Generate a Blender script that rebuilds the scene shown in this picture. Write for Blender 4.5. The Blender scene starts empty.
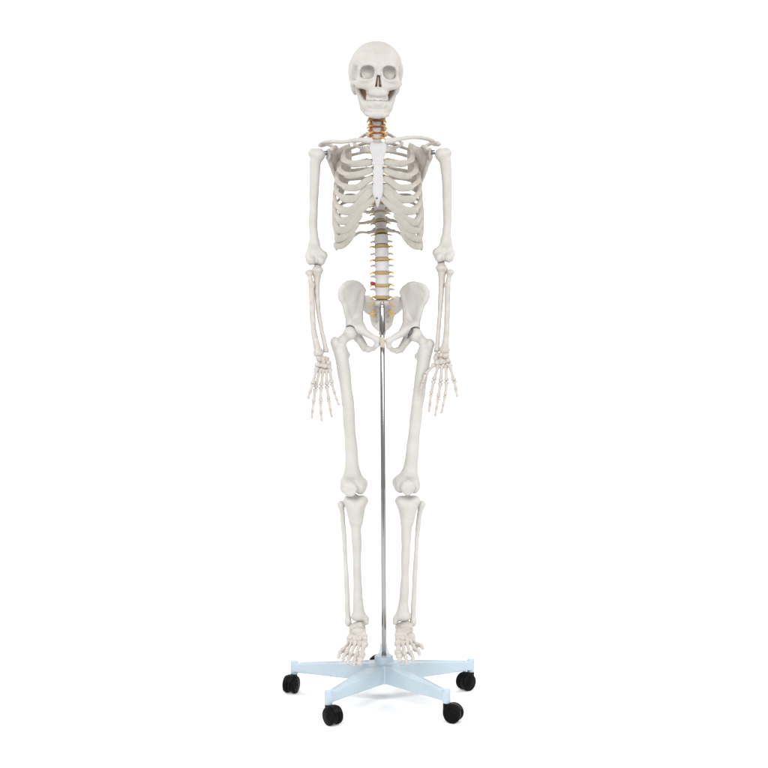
import bpy, math, random
import numpy as np
from mathutils import Vector, Matrix

random.seed(7)
sc = bpy.context.scene
COL = sc.collection

# ------------------------------------------------------------------ measure
# one unit of the sheet I measured the model on is 2.6 mm at the pole's depth
U = 0.0026
D, H, F, ROW, MID = 3.6, 1.056, 1384.6, 292.0, 384.0


def P(px, py, Y=0.0):
    """a measured point at depth Y (metres, + is away from the viewer) in metres"""
    k = (D + Y) / F
    return np.array([(px - MID) * k, Y, H - (py - ROW) * k])


# ------------------------------------------------------------------ materials
def mat(name, col, rough=0.45, spec=0.45, metal=0.0, var=0.06, var2=None, scale=60.0, bump=0.15, bscale=220.0,
        coat=0.0, sss=0.0):
    if metal == 0 and name != 'white_backdrop_paper':
        col = tuple(c * 0.66 for c in col)
    m = bpy.data.materials.new(name)
    m.use_nodes = True
    nt = m.node_tree
    b = nt.nodes['Principled BSDF']
    b.inputs['Roughness'].default_value = rough
    b.inputs['Metallic'].default_value = metal
    b.inputs['Specular IOR Level'].default_value = spec
    b.inputs['Coat Weight'].default_value = coat
    if sss:
        b.inputs['Subsurface Weight'].default_value = sss
        b.inputs['Subsurface Radius'].default_value = (0.006, 0.004, 0.003)
        b.inputs['Subsurface Scale'].default_value = 1.0
    tc = nt.nodes.new('ShaderNodeTexCoord')
    oi = nt.nodes.new('ShaderNodeObjectInfo')
    ad = nt.nodes.new('ShaderNodeVectorMath'); ad.operation = 'ADD'
    nt.links.new(tc.outputs['Object'], ad.inputs[0])
    nt.links.new(oi.outputs['Random'], ad.inputs[1])
    n1 = nt.nodes.new('ShaderNodeTexNoise')
    n1.inputs['Scale'].default_value = scale
    n1.inputs['Detail'].default_value = 6.0
    n1.inputs['Roughness'].default_value = 0.6
    nt.links.new(ad.outputs[0], n1.inputs['Vector'])
    r = nt.nodes.new('ShaderNodeValToRGB')
    r.color_ramp.elements[0].position = 0.33
    r.color_ramp.elements[1].position = 0.67
    lo = tuple(c * (1 - var * k) for c, k in zip(col, var2 or (1, 1, 1)))
    hi = tuple(min(1, c * (1 + var * 0.5)) for c in col)
    r.color_ramp.elements[0].color = (*lo, 1)
    r.color_ramp.elements[1].color = (*hi, 1)
    nt.links.new(n1.outputs['Fac'], r.inputs['Fac'])
    nt.links.new(r.outputs['Color'], b.inputs['Base Color'])
    if bump:
        n2 = nt.nodes.new('ShaderNodeTexNoise')
        n2.inputs['Scale'].default_value = bscale
        n2.inputs['Detail'].default_value = 5.0
        nt.links.new(ad.outputs[0], n2.inputs['Vector'])
        bp = nt.nodes.new('ShaderNodeBump')
        bp.inputs['Strength'].default_value = bump
        bp.inputs['Distance'].default_value = 0.002
        nt.links.new(n2.outputs['Fac'], bp.inputs['Height'])
        nt.links.new(bp.outputs['Normal'], b.inputs['Normal'])
    return m


M = {
    'bone': mat('bone_white_plastic', (0.705, 0.688, 0.652), rough=0.52, var=0.07, var2=(0.8, 1.0, 1.25), scale=24, bump=0.42),
    'bone_warm': mat('bone_ivory_plastic', (0.69, 0.645, 0.605), rough=0.5, var=0.12, var2=(0.8, 1.1, 1.4), bump=0.25, scale=70),
    'skull': mat('skull_ivory_plastic', (0.69, 0.655, 0.62), rough=0.58, var=0.07, var2=(0.8, 1.0, 1.25), scale=30, bump=0.32),
    'rib': mat('rib_ivory_plastic', (0.60, 0.55, 0.49), rough=0.52, var=0.12, var2=(0.8, 1.1, 1.5), bump=0.22),
    'cart': mat('cartilage_grey_plastic', (0.545, 0.512, 0.45), rough=0.55, var=0.06, bump=0.16),
    'sternum': mat('sternum_white_plastic', (0.68, 0.668, 0.67), rough=0.5, var=0.04, bump=0.12),
    'teeth': mat('teeth_white_plastic', (0.71, 0.68, 0.64), rough=0.36, var=0.03, bump=0.0),
    'disc': mat('disc_tan_rubber', (0.47, 0.33, 0.14), rough=0.5, var=0.12, bump=0.15),
    'neckdisc': mat('disc_red_brown_rubber', (0.40, 0.12, 0.06), rough=0.5, var=0.12, bump=0.15),
    'inner': mat('skull_base_painted_shade', (0.56, 0.32, 0.20), rough=0.6, var=0.15, bump=0.2),  # brown shade of the jaw gaps painted into the colour, nose lining too
    'nerve': mat('nerve_yellow_rubber', (0.86, 0.52, 0.12), rough=0.45, var=0.12, bump=0.0),
    'artery': mat('artery_red_rubber', (0.60, 0.10, 0.03), rough=0.4, var=0.12, bump=0.0),
    'hern': mat('slipped_disc_red_rubber', (0.45, 0.02, 0.035), rough=0.4, var=0.12, bump=0.0),
    'steel': mat('chromed_steel', (0.35, 0.338, 0.333), rough=0.16, metal=1.0, var=0.03, bump=0.0),
    'dark': mat('blued_steel', (0.10, 0.11, 0.13), rough=0.4, metal=0.7, var=0.05, bump=0.0),
    'base': mat('pale_blue_plastic', (0.575, 0.70, 0.785), rough=0.38, var=0.025, bump=0.06, scale=25, bscale=400),
    'caster': mat('black_nylon', (0.007, 0.0075, 0.009), rough=0.4, spec=0.07, var=0.25, bump=0.1),
    'tyre': mat('black_rubber', (0.005, 0.005, 0.006), rough=0.45, spec=0.07, var=0.3, bump=0.15),
    'paper': mat('white_backdrop_paper', (0.955, 0.955, 0.955), rough=0.9, spec=0.1, var=0.005, bump=0.02, scale=3),
}


# ------------------------------------------------------------------ objects
def link(name, me, m, parent=None, loc=None):
    o = bpy.data.objects.new(name, me)
    COL.objects.link(o)
    if m is not None:
        me.materials.clear(); me.materials.append(m)
    if parent is not None:
        o.parent = parent
    return o


WPOS = {}


def build(name, V, faces, m, parent=None, label=None):
    """link world-space vertices as one mesh whose origin is its own middle"""
    V = np.asarray(V, float)
    c = (V.min(0) + V.max(0)) / 2
    me = bpy.data.meshes.new(name)
    vv = V - c
    if isinstance(faces, np.ndarray):
        n = len(faces)
        me.vertices.add(len(vv)); me.vertices.foreach_set('co', vv.astype(np.float32).ravel())
        me.loops.add(n * 4); me.loops.foreach_set('vertex_index', faces.astype(np.int32).ravel())
        me.polygons.add(n)
        me.polygons.foreach_set('loop_start', np.arange(0, n * 4, 4, dtype=np.int32))
        me.update(calc_edges=True)
    else:
        me.from_pydata([tuple(v) for v in vv], [], faces)
        me.update()
    me.validate()
    me.polygons.foreach_set('use_smooth', [True] * len(me.polygons))
    o = link(name, me, m, parent)
    WPOS[o.name] = c
    p = WPOS[parent.name] if parent is not None else np.zeros(3)
    o.location = Vector(c - p)
    if label:
        o['label'] = label
    return o


def thing(name, loc, label, cat):
    o = bpy.data.objects.new(name, None)
    COL.objects.link(o)
    o.location = loc
    o.empty_display_size = 0.1
    WPOS[o.name] = np.array(loc, float)
    o['label'] = label
    o['category'] = cat
    return o


# ------------------------------------------------------------------ distance fields
def A(*v):
    return np.array(v, float)


def smin(a, b, k):
    h = np.clip(0.5 + 0.5 * (b - a) / k, 0, 1)
    return b + (a - b) * h - k * h * (1 - h)


def smax(a, b, k):
    return -smin(-a, -b, k)


def cap(p, a, b, ra, rb):
    ba = [b[i] - a[i] for i in range(3)]
    L = sum(x * x for x in ba) + 1e-12
    q = [p[i] - a[i] for i in range(3)]
    t = np.clip((q[0] * ba[0] + q[1] * ba[1] + q[2] * ba[2]) / L, 0, 1)
    d = np.sqrt((q[0] - t * ba[0]) ** 2 + (q[1] - t * ba[1]) ** 2 + (q[2] - t * ba[2]) ** 2)
    return d - (ra + (rb - ra) * t)


def chain(p, pts, rads, k=0.0):
    d = None
    for i in range(len(pts) - 1):
        e = cap(p, pts[i], pts[i + 1], rads[i], rads[i + 1])
        d = e if d is None else (np.minimum(d, e) if k == 0 else smin(d, e, k))
    return d


def ell(p, c, r):
    x, y, z = (p[0] - c[0]) / r[0], (p[1] - c[1]) / r[1], (p[2] - c[2]) / r[2]
    k0 = np.sqrt(x * x + y * y + z * z)
    k1 = np.sqrt((x / r[0]) ** 2 + (y / r[1]) ** 2 + (z / r[2]) ** 2) + 1e-9
    return k0 * (k0 - 1) / k1


def sph(p, c, r):
    return np.sqrt((p[0] - c[0]) ** 2 + (p[1] - c[1]) ** 2 + (p[2] - c[2]) ** 2) - r


def poly2(x, y, pts):
    d = np.full(x.shape, 1e9)
    s = np.ones(x.shape)
    n = len(pts)
    for i in range(n):
        ax, ay = pts[i]; bx, by = pts[i - 1]
        ex, ey = bx - ax, by - ay
        wx, wy = x - ax, y - ay
        t = np.clip((wx * ex + wy * ey) / (ex * ex + ey * ey + 1e-12), 0, 1)
        d = np.minimum(d, (wx - ex * t) ** 2 + (wy - ey * t) ** 2)
        c1 = y >= ay; c2 = y < by; c3 = ex * wy > ey * wx
        flip = (c1 & c2 & c3) | (~c1 & ~c2 & ~c3)
        s = np.where(flip, -s, s)
    return s * np.sqrt(d)


def plate(d2, c, t, r):
    """outline distance d2, distance c from the mid surface, half thickness t, edge rounding r"""
    a = d2 + r
    b = np.abs(c) - t + r
    return np.sqrt(np.maximum(a, 0) ** 2 + np.maximum(b, 0) ** 2) + np.minimum(np.maximum(a, b), 0) - r


def wob(p, amp, freq, seed=0):
    rs = np.random.RandomState(seed)
    n = 0
    for i in range(5):
        k = rs.normal(size=3); k /= np.linalg.norm(k)
        f = freq * (0.6 + 1.2 * rs.rand())
        n = n + np.sin((p[0] * k[0] + p[1] * k[1] + p[2] * k[2]) * f + rs.rand() * 6.28)
    return n * amp / 2.5


def nets(d, lo, vox):
    s = d < 0
    nx, ny, nz = d.shape
    cnt = np.zeros((nx - 1, ny - 1, nz - 1), np.int8)
    for i in (0, 1):
        for j in (0, 1):
            for k in (0, 1):
                cnt += s[i:nx - 1 + i, j:ny - 1 + j, k:nz - 1 + k]
    act = (cnt > 0) & (cnt < 8)
    I, J, K = np.nonzero(act)
    idx = np.full(act.shape, -1, np.int64)
    idx[I, J, K] = np.arange(len(I))
    acc = np.zeros((len(I), 3)); num = np.zeros(len(I))
    cs = [(i, j, k) for i in (0, 1) for j in (0, 1) for k in (0, 1)]
    for a in cs:
        for ax in range(3):
            if a[ax] == 1:
                continue
            b = list(a); b[ax] = 1
            d0 = d[I + a[0], J + a[1], K + a[2]]; d1 = d[I + b[0], J + b[1], K + b[2]]
            mk = (d0 < 0) != (d1 < 0)
            t = np.where(mk, d0 / np.where(mk, d0 - d1, 1), 0)
            pos = np.zeros((len(I), 3)) + np.array(a)
            pos[:, ax] += t
            acc[mk] += pos[mk]; num[mk] += 1
    V = (acc / num[:, None] + np.stack([I, J, K], 1)) * vox + lo
    Fs = []
    # x edges
    e = s[:-1, 1:-1, 1:-1] != s[1:, 1:-1, 1:-1]
    i, j, k = np.nonzero(e); fl = s[i, j + 1, k + 1]
    q = np.stack([idx[i, j, k], idx[i, j + 1, k], idx[i, j + 1, k + 1], idx[i, j, k + 1]], 1)
    q[~fl] = q[~fl][:, ::-1]; Fs.append(q)
    e = s[1:-1, :-1, 1:-1] != s[1:-1, 1:, 1:-1]
    i, j, k = np.nonzero(e); fl = s[i + 1, j, k + 1]
    q = np.stack([idx[i, j, k], idx[i, j, k + 1], idx[i + 1, j, k + 1], idx[i + 1, j, k]], 1)
    q[~fl] = q[~fl][:, ::-1]; Fs.append(q)
    e = s[1:-1, 1:-1, :-1] != s[1:-1, 1:-1, 1:]
    i, j, k = np.nonzero(e); fl = s[i + 1, j + 1, k]
    q = np.stack([idx[i, j, k], idx[i + 1, j, k], idx[i + 1, j + 1, k], idx[i, j + 1, k]], 1)
    q[~fl] = q[~fl][:, ::-1]; Fs.append(q)
    return V, np.concatenate(Fs)


def sdf(fn, lo, hi, vox):
    lo = np.asarray(lo, float) - 3 * vox; hi = np.asarray(hi, float) + 3 * vox
    n = np.ceil((hi - lo) / vox).astype(int) + 1
    ax = [lo[i] + np.arange(n[i]) * vox for i in range(3)]
    p = np.meshgrid(*ax, indexing='ij')
    return nets(fn(p), lo, vox)


def box_of(pts, pad):
    a = np.array([np.asarray(q)[:3] for q in pts])
    return a.min(0) - pad, a.max(0) + pad


# ------------------------------------------------------------------ swept shapes
def spline(pts, n):
    pts = [np.asarray(p, float) for p in pts]
    q = [2 * pts[0] - pts[1]] + pts + [2 * pts[-1] - pts[-2]]
    out = []
    m = len(pts) - 1
    for i in range(n):
        u = i / (n - 1) * m
        s = min(int(u), m - 1); t = u - s
        a, b, c, d = q[s], q[s + 1], q[s + 2], q[s + 3]
        out.append(0.5 * (2 * b + (c - a) * t + (2 * a - 5 * b + 4 * c - d) * t * t + (3 * b - a - 3 * c + d) * t ** 3))
    return np.array(out)


def sweep(path, wa, wb, up, seg=12, power=1.0, jit=0.0, rs=None):
    """path Nx3, half size wa along `up`, wb across it; ends closed round"""
    N = len(path)
    V = []; Fc = []
    T = np.gradient(path, axis=0)
    T /= np.linalg.norm(T, axis=1)[:, None] + 1e-12
    for i in range(N):
        u = up[i] if np.ndim(up) == 2 else np.asarray(up, float)
        u = u - T[i] * np.dot(u, T[i]); u = u / (np.linalg.norm(u) + 1e-12)
        v = np.cross(T[i], u)
        for k in range(seg):
            a = 2 * math.pi * k / seg
            c, s = math.cos(a), math.sin(a)
            if power != 1.0:
                c = math.copysign(abs(c) ** power, c); s = math.copysign(abs(s) ** power, s)
            jj = 1 + (jit * rs.uniform(-1, 1) if rs is not None else 0)
            V.append(path[i] + (u * c * wa[i] + v * s * wb[i]) * jj)
    for i in range(N - 1):
        for k in range(seg):
            a = i * seg + k; b = i * seg + (k + 1) % seg
            Fc.append((a, b, b + seg, a + seg))
    V.append(path[0] - T[0] * min(wa[0], wb[0]) * 0.4); V.append(path[-1] + T[-1] * min(wa[-1], wb[-1]) * 0.4)
    n0, n1 = len(V) - 2, len(V) - 1
    for k in range(seg):
        Fc.append((n0, (k + 1) % seg, k))
        Fc.append((n1, (N - 1) * seg + k, (N - 1) * seg + (k + 1) % seg))
    return V, Fc


def tube(pts, r, n=14, seg=10, taper=(1, 1)):
    path = spline(pts, n)
    t = np.linspace(0, 1, n)
    w = r * (taper[0] + (taper[1] - taper[0]) * t)
    w[0] *= 0.6; w[-1] *= 0.6
    up = A(0.13, 0.9, 0.41)
    return sweep(path, w, w, up, seg)


def small_bone(a, b, r, flat=0.85, base=1.15, headr=1.0, waist=0.58):
    """a finger or toe bone from a (base) to b (head)"""
    a = np.asarray(a, float); b = np.asarray(b, float)
    L = np.linalg.norm(b - a)
    t = np.array([0, 0.02, 0.06, 0.13, 0.22, 0.35, 0.5, 0.65, 0.78, 0.87, 0.94, 0.98, 1.0])
    w = np.array([0.55 * base, 0.85 * base, base, 0.92 * base, (waist + .12), waist + .03, waist, waist + .03, waist + .14,
                  0.9 * headr, headr, 0.85 * headr, 0.5 * headr]) * r
    d = (b - a) / L
    path = a + np.outer(t, b - a)
    path = path + np.outer(np.sin(t * math.pi) * r * 0.22, A(0, -1, 0))
    up = np.cross(d, A(0, 1, 0))
    if np.linalg.norm(up) < 0.1:
        up = A(1, 0, 0)
    return sweep(path, w, w * flat, up, 12)


def merge(parts):
    V = []; Fc = []
    for v, f in parts:
        o = len(V); V += [np.asarray(x) for x in v]
        Fc += [tuple(int(i) + o for i in q) for q in f]
    return V, Fc


def cyl(a, b, r, seg=24, bev=0.0):
    a = np.asarray(a, float); b = np.asarray(b, float)
    L = np.linalg.norm(b - a); d = (b - a) / L
    bev = min(bev, L * 0.3, r * 0.5)
    up = A(1, 0, 0) if abs(d[0]) < 0.8 else A(0, 0, 1)
    e = bev / L if bev else 0.001
    t = np.array([0, e * 0.35, e, 1 - e, 1 - e * 0.35, 1.0])
    w = np.array([r - bev, r - bev * 0.3, r, r, r - bev * 0.3, r - bev]) if bev else np.full(6, r)
    V, Fc = [], []
    u = up - d * np.dot(up, d); u /= np.linalg.norm(u); v = np.cross(d, u)
    for i in range(6):
        for k in range(seg):
            an = 2 * math.pi * k / seg
            V.append(a + d * L * t[i] + (u * math.cos(an) + v * math.sin(an)) * w[i])
    for i in range(5):
        for k in range(seg):
            p = i * seg + k; q = i * seg + (k + 1) % seg
            Fc.append((p, q, q + seg, p + seg))
    Fc.append(tuple(range(seg))[::-1]); Fc.append(tuple(5 * seg + k for k in range(seg)))
    return V, Fc


# ================================================================== SKELETON
sk = thing('anatomical_skeleton', (0, 0, 0.12),
           'life-size white anatomical human skeleton model standing upright on the chrome pole', 'skeleton')


# ------------------------------------------------------------------ skull (own axes: u right, v up, w back; unit = U)
SK_C = P(376.5, 72, 0.015)
tilt = math.radians(8.5)      # nods toward the viewer
roll = math.radians(0.7)
yaw = math.radians(4.8)
Rm = np.array((Matrix.Rotation(yaw, 3, 'Z') @ Matrix.Rotation(roll, 3, 'Y') @ Matrix.Rotation(tilt, 3, 'X')))


def sk_world(V):
    return (np.asarray(V) * U) @ Rm.T + SK_C


def mir(p):
    return [np.abs(p[0]), p[1], p[2]]


# in the functions below p = (u, w, v)
def L3(u, v, w):
    return A(u, w, v)


def f_skull(p):
    m = mir(p)
    d = ell(p, L3(0, 4.2, 7), A(27.0, 31, 26.9))
    d = smin(d, ell(p, L3(0, 8, -8), A(22.5, 21.5, 21.5)), 5)
    d = smin(d, ell(p, L3(0, -3, 16), A(23, 21, 17)), 6)
    d = smin(d, ell(m, L3(17, -2, 9), A(9.6, 16, 14)), 6)
    d = smin(d, ell(m, L3(19.5, -11, 9), A(5.8, 9, 10)), 4)
    # brow, frontal bone edge
    d = smin(d, chain(m, [L3(3, 4.6, -27.5), L3(9, 6.8, -27.2), L3(15.5, 5.6, -24.5), L3(18.6, 1.5, -21.5)], [1.7, 1.7, 1.7, 1.8]), 4.2)
    # mid face
    d = smin(d, ell(p, L3(0, -9, -17), A(13.5, 12, 11)), 4)
    d = smin(d, chain(m, [L3(3, -15, -25), L3(7.6, -14.5, -24)], [4.2, 4.6]), 4)
    d = smin(d, chain(m, [L3(0, -21, -27), L3(6, -20.5, -25), L3(8.6, -20, -18), L3(9, -19, -10)], [4.0, 3.7, 3.0, 2.7]), 3)
    d = smin(d, chain(m, [L3(0, -25.4, -25.2), L3(5.6, -25.0, -23.6), L3(9.0, -24.6, -17)], [2.0, 2.0, 2.0]), 2)
    # orbit floor rim and cheek bone
    d = smin(d, chain(m, [L3(4.2, -1.5, -27.5), L3(5.5, -6, -27), L3(11, -8.4, -26), L3(16.5, -8.5, -23.5)], [1.8, 2.0, 2.4, 3.0]), 2.5)
    d = smin(d, chain(m, [L3(18.6, 2, -21.5), L3(19.3, -4, -21), L3(19, -9.5, -21)], [1.7, 1.9, 3.2]), 2.5)
    d = smin(d, chain(m, [L3(12, -14.3, -22.5), L3(19, -13.2, -20.5)], [3.4, 3.4]), 3)
    # hollow behind the cheek bone
    d = smax(d, -ell(m, L3(25.2, -3, -13.5), A(5.4, 7.5, 10)), 2.5)
    d = smax(d, -ell(m, L3(21.8, -1, -16.5), A(2.3, 8.5, 6.5)), 1.0)
    d = smax(d, -ell(m, L3(16, -17, -8), A(5.0, 10, 7.5)), 2.0)
    # cheek arch
    d = smin(d, chain(m, [L3(19.8, -11, -20), L3(22.8, -11.5, -14), L3(24.2, -11.5, -6), L3(24.2, -10.5, 1), L3(22.8, -9, 6)], [3.0, 2.4, 2.0, 2.0, 2.6]), 1.6)
    # mastoid
    d = smin(d, ell(m, L3(20.2, -16, 11), A(4.2, 6, 7.5)), 3)
    # nasal bones
    d = smin(d, chain(p, [L3(0, 3, -27), L3(0, -3.2, -30.5)], [2.3, 1.6]), 2.0)
    # orbits
    uu = (m[0] - 10.8) / 6.7; vv = (p[2] + 0.6 + 0.06 * (m[0] - 10.8)) / 6.4; ww = (p[1] + 27.5) / 10.0
    q = (np.abs(uu) ** 2.5 + np.abs(vv) ** 2.5 + np.abs(ww) ** 2.5) ** (1 / 2.5)
    do = (q - 1) * 5.5
    d = smax(d, -do, 1.4)
    # nose opening
    hw = 0.9 + np.clip((-p[2] - 3.2) / 10.5, 0, 1) ** 0.8 * 2.3
    dn = np.maximum(np.abs(p[0]) - hw, np.maximum(p[2] + 3.4, -(p[2] + 15.0)))
    dn = np.maximum(dn, p[1] + 15)
    d = smax(d, -dn, 1.2)
    # septum, turbinates
    d = np.minimum(d, np.maximum(np.maximum(np.abs(p[0] + 0.15) - 0.45, np.abs(p[2] + 10) - 6), np.maximum(-(p[1] + 26.0), p[1] + 8)))
    d = np.minimum(d, chain(m, [L3(2.9, -11, -23), L3(2.6, -11.5, -14)], [0.9, 0.8]))
    d = smin(d, chain(p, [L3(0, -15.8, -29.6), L3(0, -15.8, -26)], [1.0, 1.3]), 1.5)
    # ear opening, open underside
    d = smax(d, -sph(m, L3(26, -10.5, 8.5), 1.6), 0.8)
    d = smax(d, -ell(p, L3(0, -21, -8), A(6, 12, 8)), 2)
    d = d + wob(p, 0.16, 0.45, 3)
    # coronal seam, temporal line
    seam = np.abs(p[1] + 3.5 + 0.5 * np.sin(p[0] * 1.6) - 0.25 * np.abs(p[0])) - 0.25
    d = d + np.where(p[2] > 2, 0.34 * np.exp(-np.maximum(seam, 0) ** 2 * 6), 0)
    return d


V, Q = sdf(f_skull, A(-30, -37, -31), A(30, 40, 34), 0.55)
skull = build('skull', sk_world(V), Q, M['skull'], sk)


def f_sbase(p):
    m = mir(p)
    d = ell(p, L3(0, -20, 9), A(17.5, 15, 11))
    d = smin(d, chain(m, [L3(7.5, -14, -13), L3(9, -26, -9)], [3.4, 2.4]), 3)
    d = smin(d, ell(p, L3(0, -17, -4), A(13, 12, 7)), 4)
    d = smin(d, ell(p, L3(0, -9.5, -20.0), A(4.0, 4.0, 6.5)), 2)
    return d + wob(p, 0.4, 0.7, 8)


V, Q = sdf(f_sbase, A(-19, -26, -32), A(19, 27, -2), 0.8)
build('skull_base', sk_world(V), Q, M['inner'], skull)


def f_jaw(p):
    m = mir(p)
    lower = chain(m, [L3(0, -43.4, -25.5), L3(6, -43.2, -24.4), L3(10.2, -41.8, -18.5), L3(12.9, -38.8, -10), L3(14.6, -34.5, -3)], [2.3, 2.5, 2.3, 2.1, 1.9])
    upper = chain(m, [L3(0, -34, -25), L3(5.5, -33.7, -23.4), L3(9.6, -32.6, -17.5), L3(13, -31.5, -8.5)], [1.9, 1.9, 1.9, 1.8])
    mid = chain(m, [L3(0, -39, -25), L3(5.2, -38.6, -23.6), L3(10, -37, -18), L3(13.6, -34.6, -9)], [2.0, 2.0, 1.9, 1.8])
    d = smin(smin(lower, mid, 3.5), upper, 3.5)
    d = smin(d, ell(p, L3(0, -42, -26), A(5.5, 3, 3)), 2.5)
    d = smin(d, chain(m, [L3(9.8, -32.6, -17), L3(13.4, -30.2, -11.5), L3(17.2, -23.6, -8.8), L3(19.4, -15.5, -9)], [1.6, 1.9, 1.9, 1.5]), 5)
    d = smin(d, chain(m, [L3(10.6, -35.5, -16.5), L3(12.8, -31, -9.5), L3(16.6, -24.5, -6)], [2.4, 2.5, 2.1]), 4)
    d = smin(d, chain(m, [L3(0, -31.2, -24.0), L3(5.3, -30.9, -22.4), L3(9.2, -30, -16.5)], [1.9, 1.9, 1.9]), 3.5)
    # ramus
    um = 14.4 + np.clip((p[2] + 35) / 20, 0, 1) * 5.6
    out = [(-9, -31), (-9.5, -23), (-10.5, -14), (-9, -12.5), (-7, -14), (-4.5, -18), (-2, -17.5), (0.5, -13), (3, -12.5), (3.4, -15), (1.8, -24), (0, -33), (-4, -37), (-9, -38.5)]
    d = smin(d, plate(poly2(p[1], p[2], out), m[0] - um, 1.9, 1.4), 1.6)
    d = smin(d, ell(m, L3(21.5, -13.2, 2.2), A(3.4, 1.8, 1.7)), 1.2)
    d = np.maximum(d, -sph(m, L3(6.6, -38.2, -26.2), 0.9))
    return d + wob(p, 0.14, 0.5, 5)


V, Q = sdf(f_jaw, A(-26, -30, -47), A(26, 7, -9), 0.5)
mandible = build('mandible', sk_world(V + A(0.1, 0, 0)), Q, M['skull'], sk)


def teeth(upper):
    parts = []
    n = 14
    for i in range(n):
        t = (i - (n - 1) / 2) / ((n - 1) / 2)
        an = t * 1.24
        s = 1 if upper else 0.93
        u = math.sin(an) * 10.1 * s
        w = -26.9 + (1 - math.cos(an)) * 14.5 + (0 if upper else 0.1)
        ab = abs(i - 6.5)
        wd = [1.42, 1.12, 1.2, 1.25, 1.25, 1.6, 1.6][int(ab)] if upper else [1.16, 1.16, 1.2, 1.25, 1.25, 1.6, 1.6][int(ab)]
        top, bot = (-22.6, -28.3 + (0.5 if int(ab) == 1 else 0)) if upper else (-28.32, -33.2)
        c0 = A(u, w + 0.4, top); c1 = A(u, w, bot)
        tt = np.array([0, 0.1, 0.3, 0.6, 0.85, 0.95, 1.0])
        ww = np.array([0.6, 0.75, 0.85, 0.98, 1.0, 0.92, 0.6]) if upper else np.array([0.6, 0.92, 1.0, 0.98, 0.85, 0.75, 0.6])
        path = c0 + np.outer(tt, c1 - c0)
        tang = A(math.cos(an), math.sin(an) * 0.9, 0)
        parts.append(sweep(path, ww * wd * 1.05, ww * (1.0 if ab < 4 else 1.5), tang, 12, power=0.7))
    V, Fc = merge(parts)
    return sk_world(np.array(V)), Fc


V, Fc = teeth(True); build('upper_teeth', V, Fc, M['teeth'], skull)
V, Fc = teeth(False); build('lower_teeth', V, Fc, M['teeth'], mandible)

# ------------------------------------------------------------------ spine
SPINE = [(377, 97, .040), (376.8, 112, .030), (376.8, 126, .030), (377, 138, .042), (377.2, 150, .062), (377.8, 180, .085), (379.4, 207, .072),
         (380.8, 227, .050), (381.4, 240, .034), (382, 266, .020), (382.2, 291, .024)]
ctl_y = np.array([s[1] for s in SPINE]); ctl_x = np.array([s[0] for s in SPINE]); ctl_Y = np.array([s[2] for s in SPINE])
_fine = spline([A(*s) for s in SPINE], 300)


def spine_at(py):
    i = np.interp(py, _fine[:, 1], np.arange(300))
    x = np.interp(i, np.arange(300), _fine[:, 0]); Y = np.interp(i, np.arange(300), _fine[:, 2])
    return P(x, py, Y)


def spine_frame(py):
    c = spine_at(py)
    t = spine_at(py - 3) - spine_at(py + 3)
    t /= np.linalg.norm(t)
    b = A(0, 1, 0); b = b - t * np.dot(b, t); b /= np.linalg.norm(b)
    r = np.cross(b, t)
    return c, np.stack([r, b, t], 1)


def vert_field(kind):
    def f(p):
        m = mir(p)
        if kind == 'lumbar':
            rx, ry, h = .0198, .0160, .0268
        elif kind == 'thoracic':
            rx, ry, h = .0150, .0140, .0160
        else:
            rx, ry, h = .0112, .0090, .0112
        q = np.sqrt((p[0] / rx) ** 2 + (p[1] / ry) ** 2)
        pinch = 0.15 if kind != 'cervical' else 0.10
        rad = (q - 1 + pinch * (1 - np.clip(2 * p[2] / h, -1, 1) ** 2)) * ry
        d = smax(rad, np.abs(p[2]) - h / 2, .003)
        if kind == 'lumbar':
            d = smin(d, chain(m, [A(.011, .010, .005), A(.014, .026, .004)], [.005, .005]), .003)
            d = smin(d, chain(m, [A(.014, .026, .003), A(.004, .040, -.003)], [.0045, .0045]), .003)
            d = smin(d, chain(p, [A(0, .042, .002), A(0, .070, -.004)], [.004, .0045]), .003)
            d = smin(d, chain(p, [A(0, .042, -.007), A(0, .068, -.014)], [.004, .0045]), .006)
            d = smin(d, chain(m, [A(.014, .024, .003), A(.024, .027, .005), A(.030, .031, .004)], [.0042, .003, .0028]), .003)
            d = smin(d, chain(m, [A(.0155, .030, .016), A(.0145, .032, .002), A(.013, .035, -.017)], [.0046, .0042, .0046]), .003)
        elif kind == 'thoracic':
            d = smin(d, chain(m, [A(.009, .008, .003), A(.012, .022, .003)], [.0038, .004]), .003)
            d = smin(d, chain(m, [A(.012, .022, .002), A(.003, .033, -.002)], [.004, .004]), .003)
            d = smin(d, chain(m, [A(.012, .022, .002), A(.024, .030, .004), A(.030, .034, .005)], [.0042, .0036, .0042]), .003)
            d = smin(d, chain(p, [A(0, .034, -.002), A(0, .050, -.016), A(0, .058, -.028)], [.0038, .0032, .003]), .003)
            d = smin(d, chain(m, [A(.011, .025, .010), A(.010, .029, -.010)], [.0034, .0034]), .003)
        else:
            d = smin(d, chain(m, [A(.008, .003, .0), A(.015, .003, -.0005), A(.0215, .000, -.0025)], [.003, .0026, .0026]), .002)
            d = smin(d, chain(m, [A(.009, .007, .0), A(.016, .010, -.001), A(.021, .006, -.003)], [.003, .003, .0026]), .002)
            d = smin(d, chain(m, [A(.014, .012, .0), A(.004, .026, -.003)], [.003, .003]), .002)
            d = smin(d, chain(m, [A(.001, .027, -.003), A(.004, .040, -.009)], [.003, .0025]), .002)
            d = smin(d, chain(m, [A(.0155, .011, .008), A(.0145, .014, -.009)], [.0042, .0042]), .002)
        return d + wob(p, .00022, 260, 11)
    return f


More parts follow.
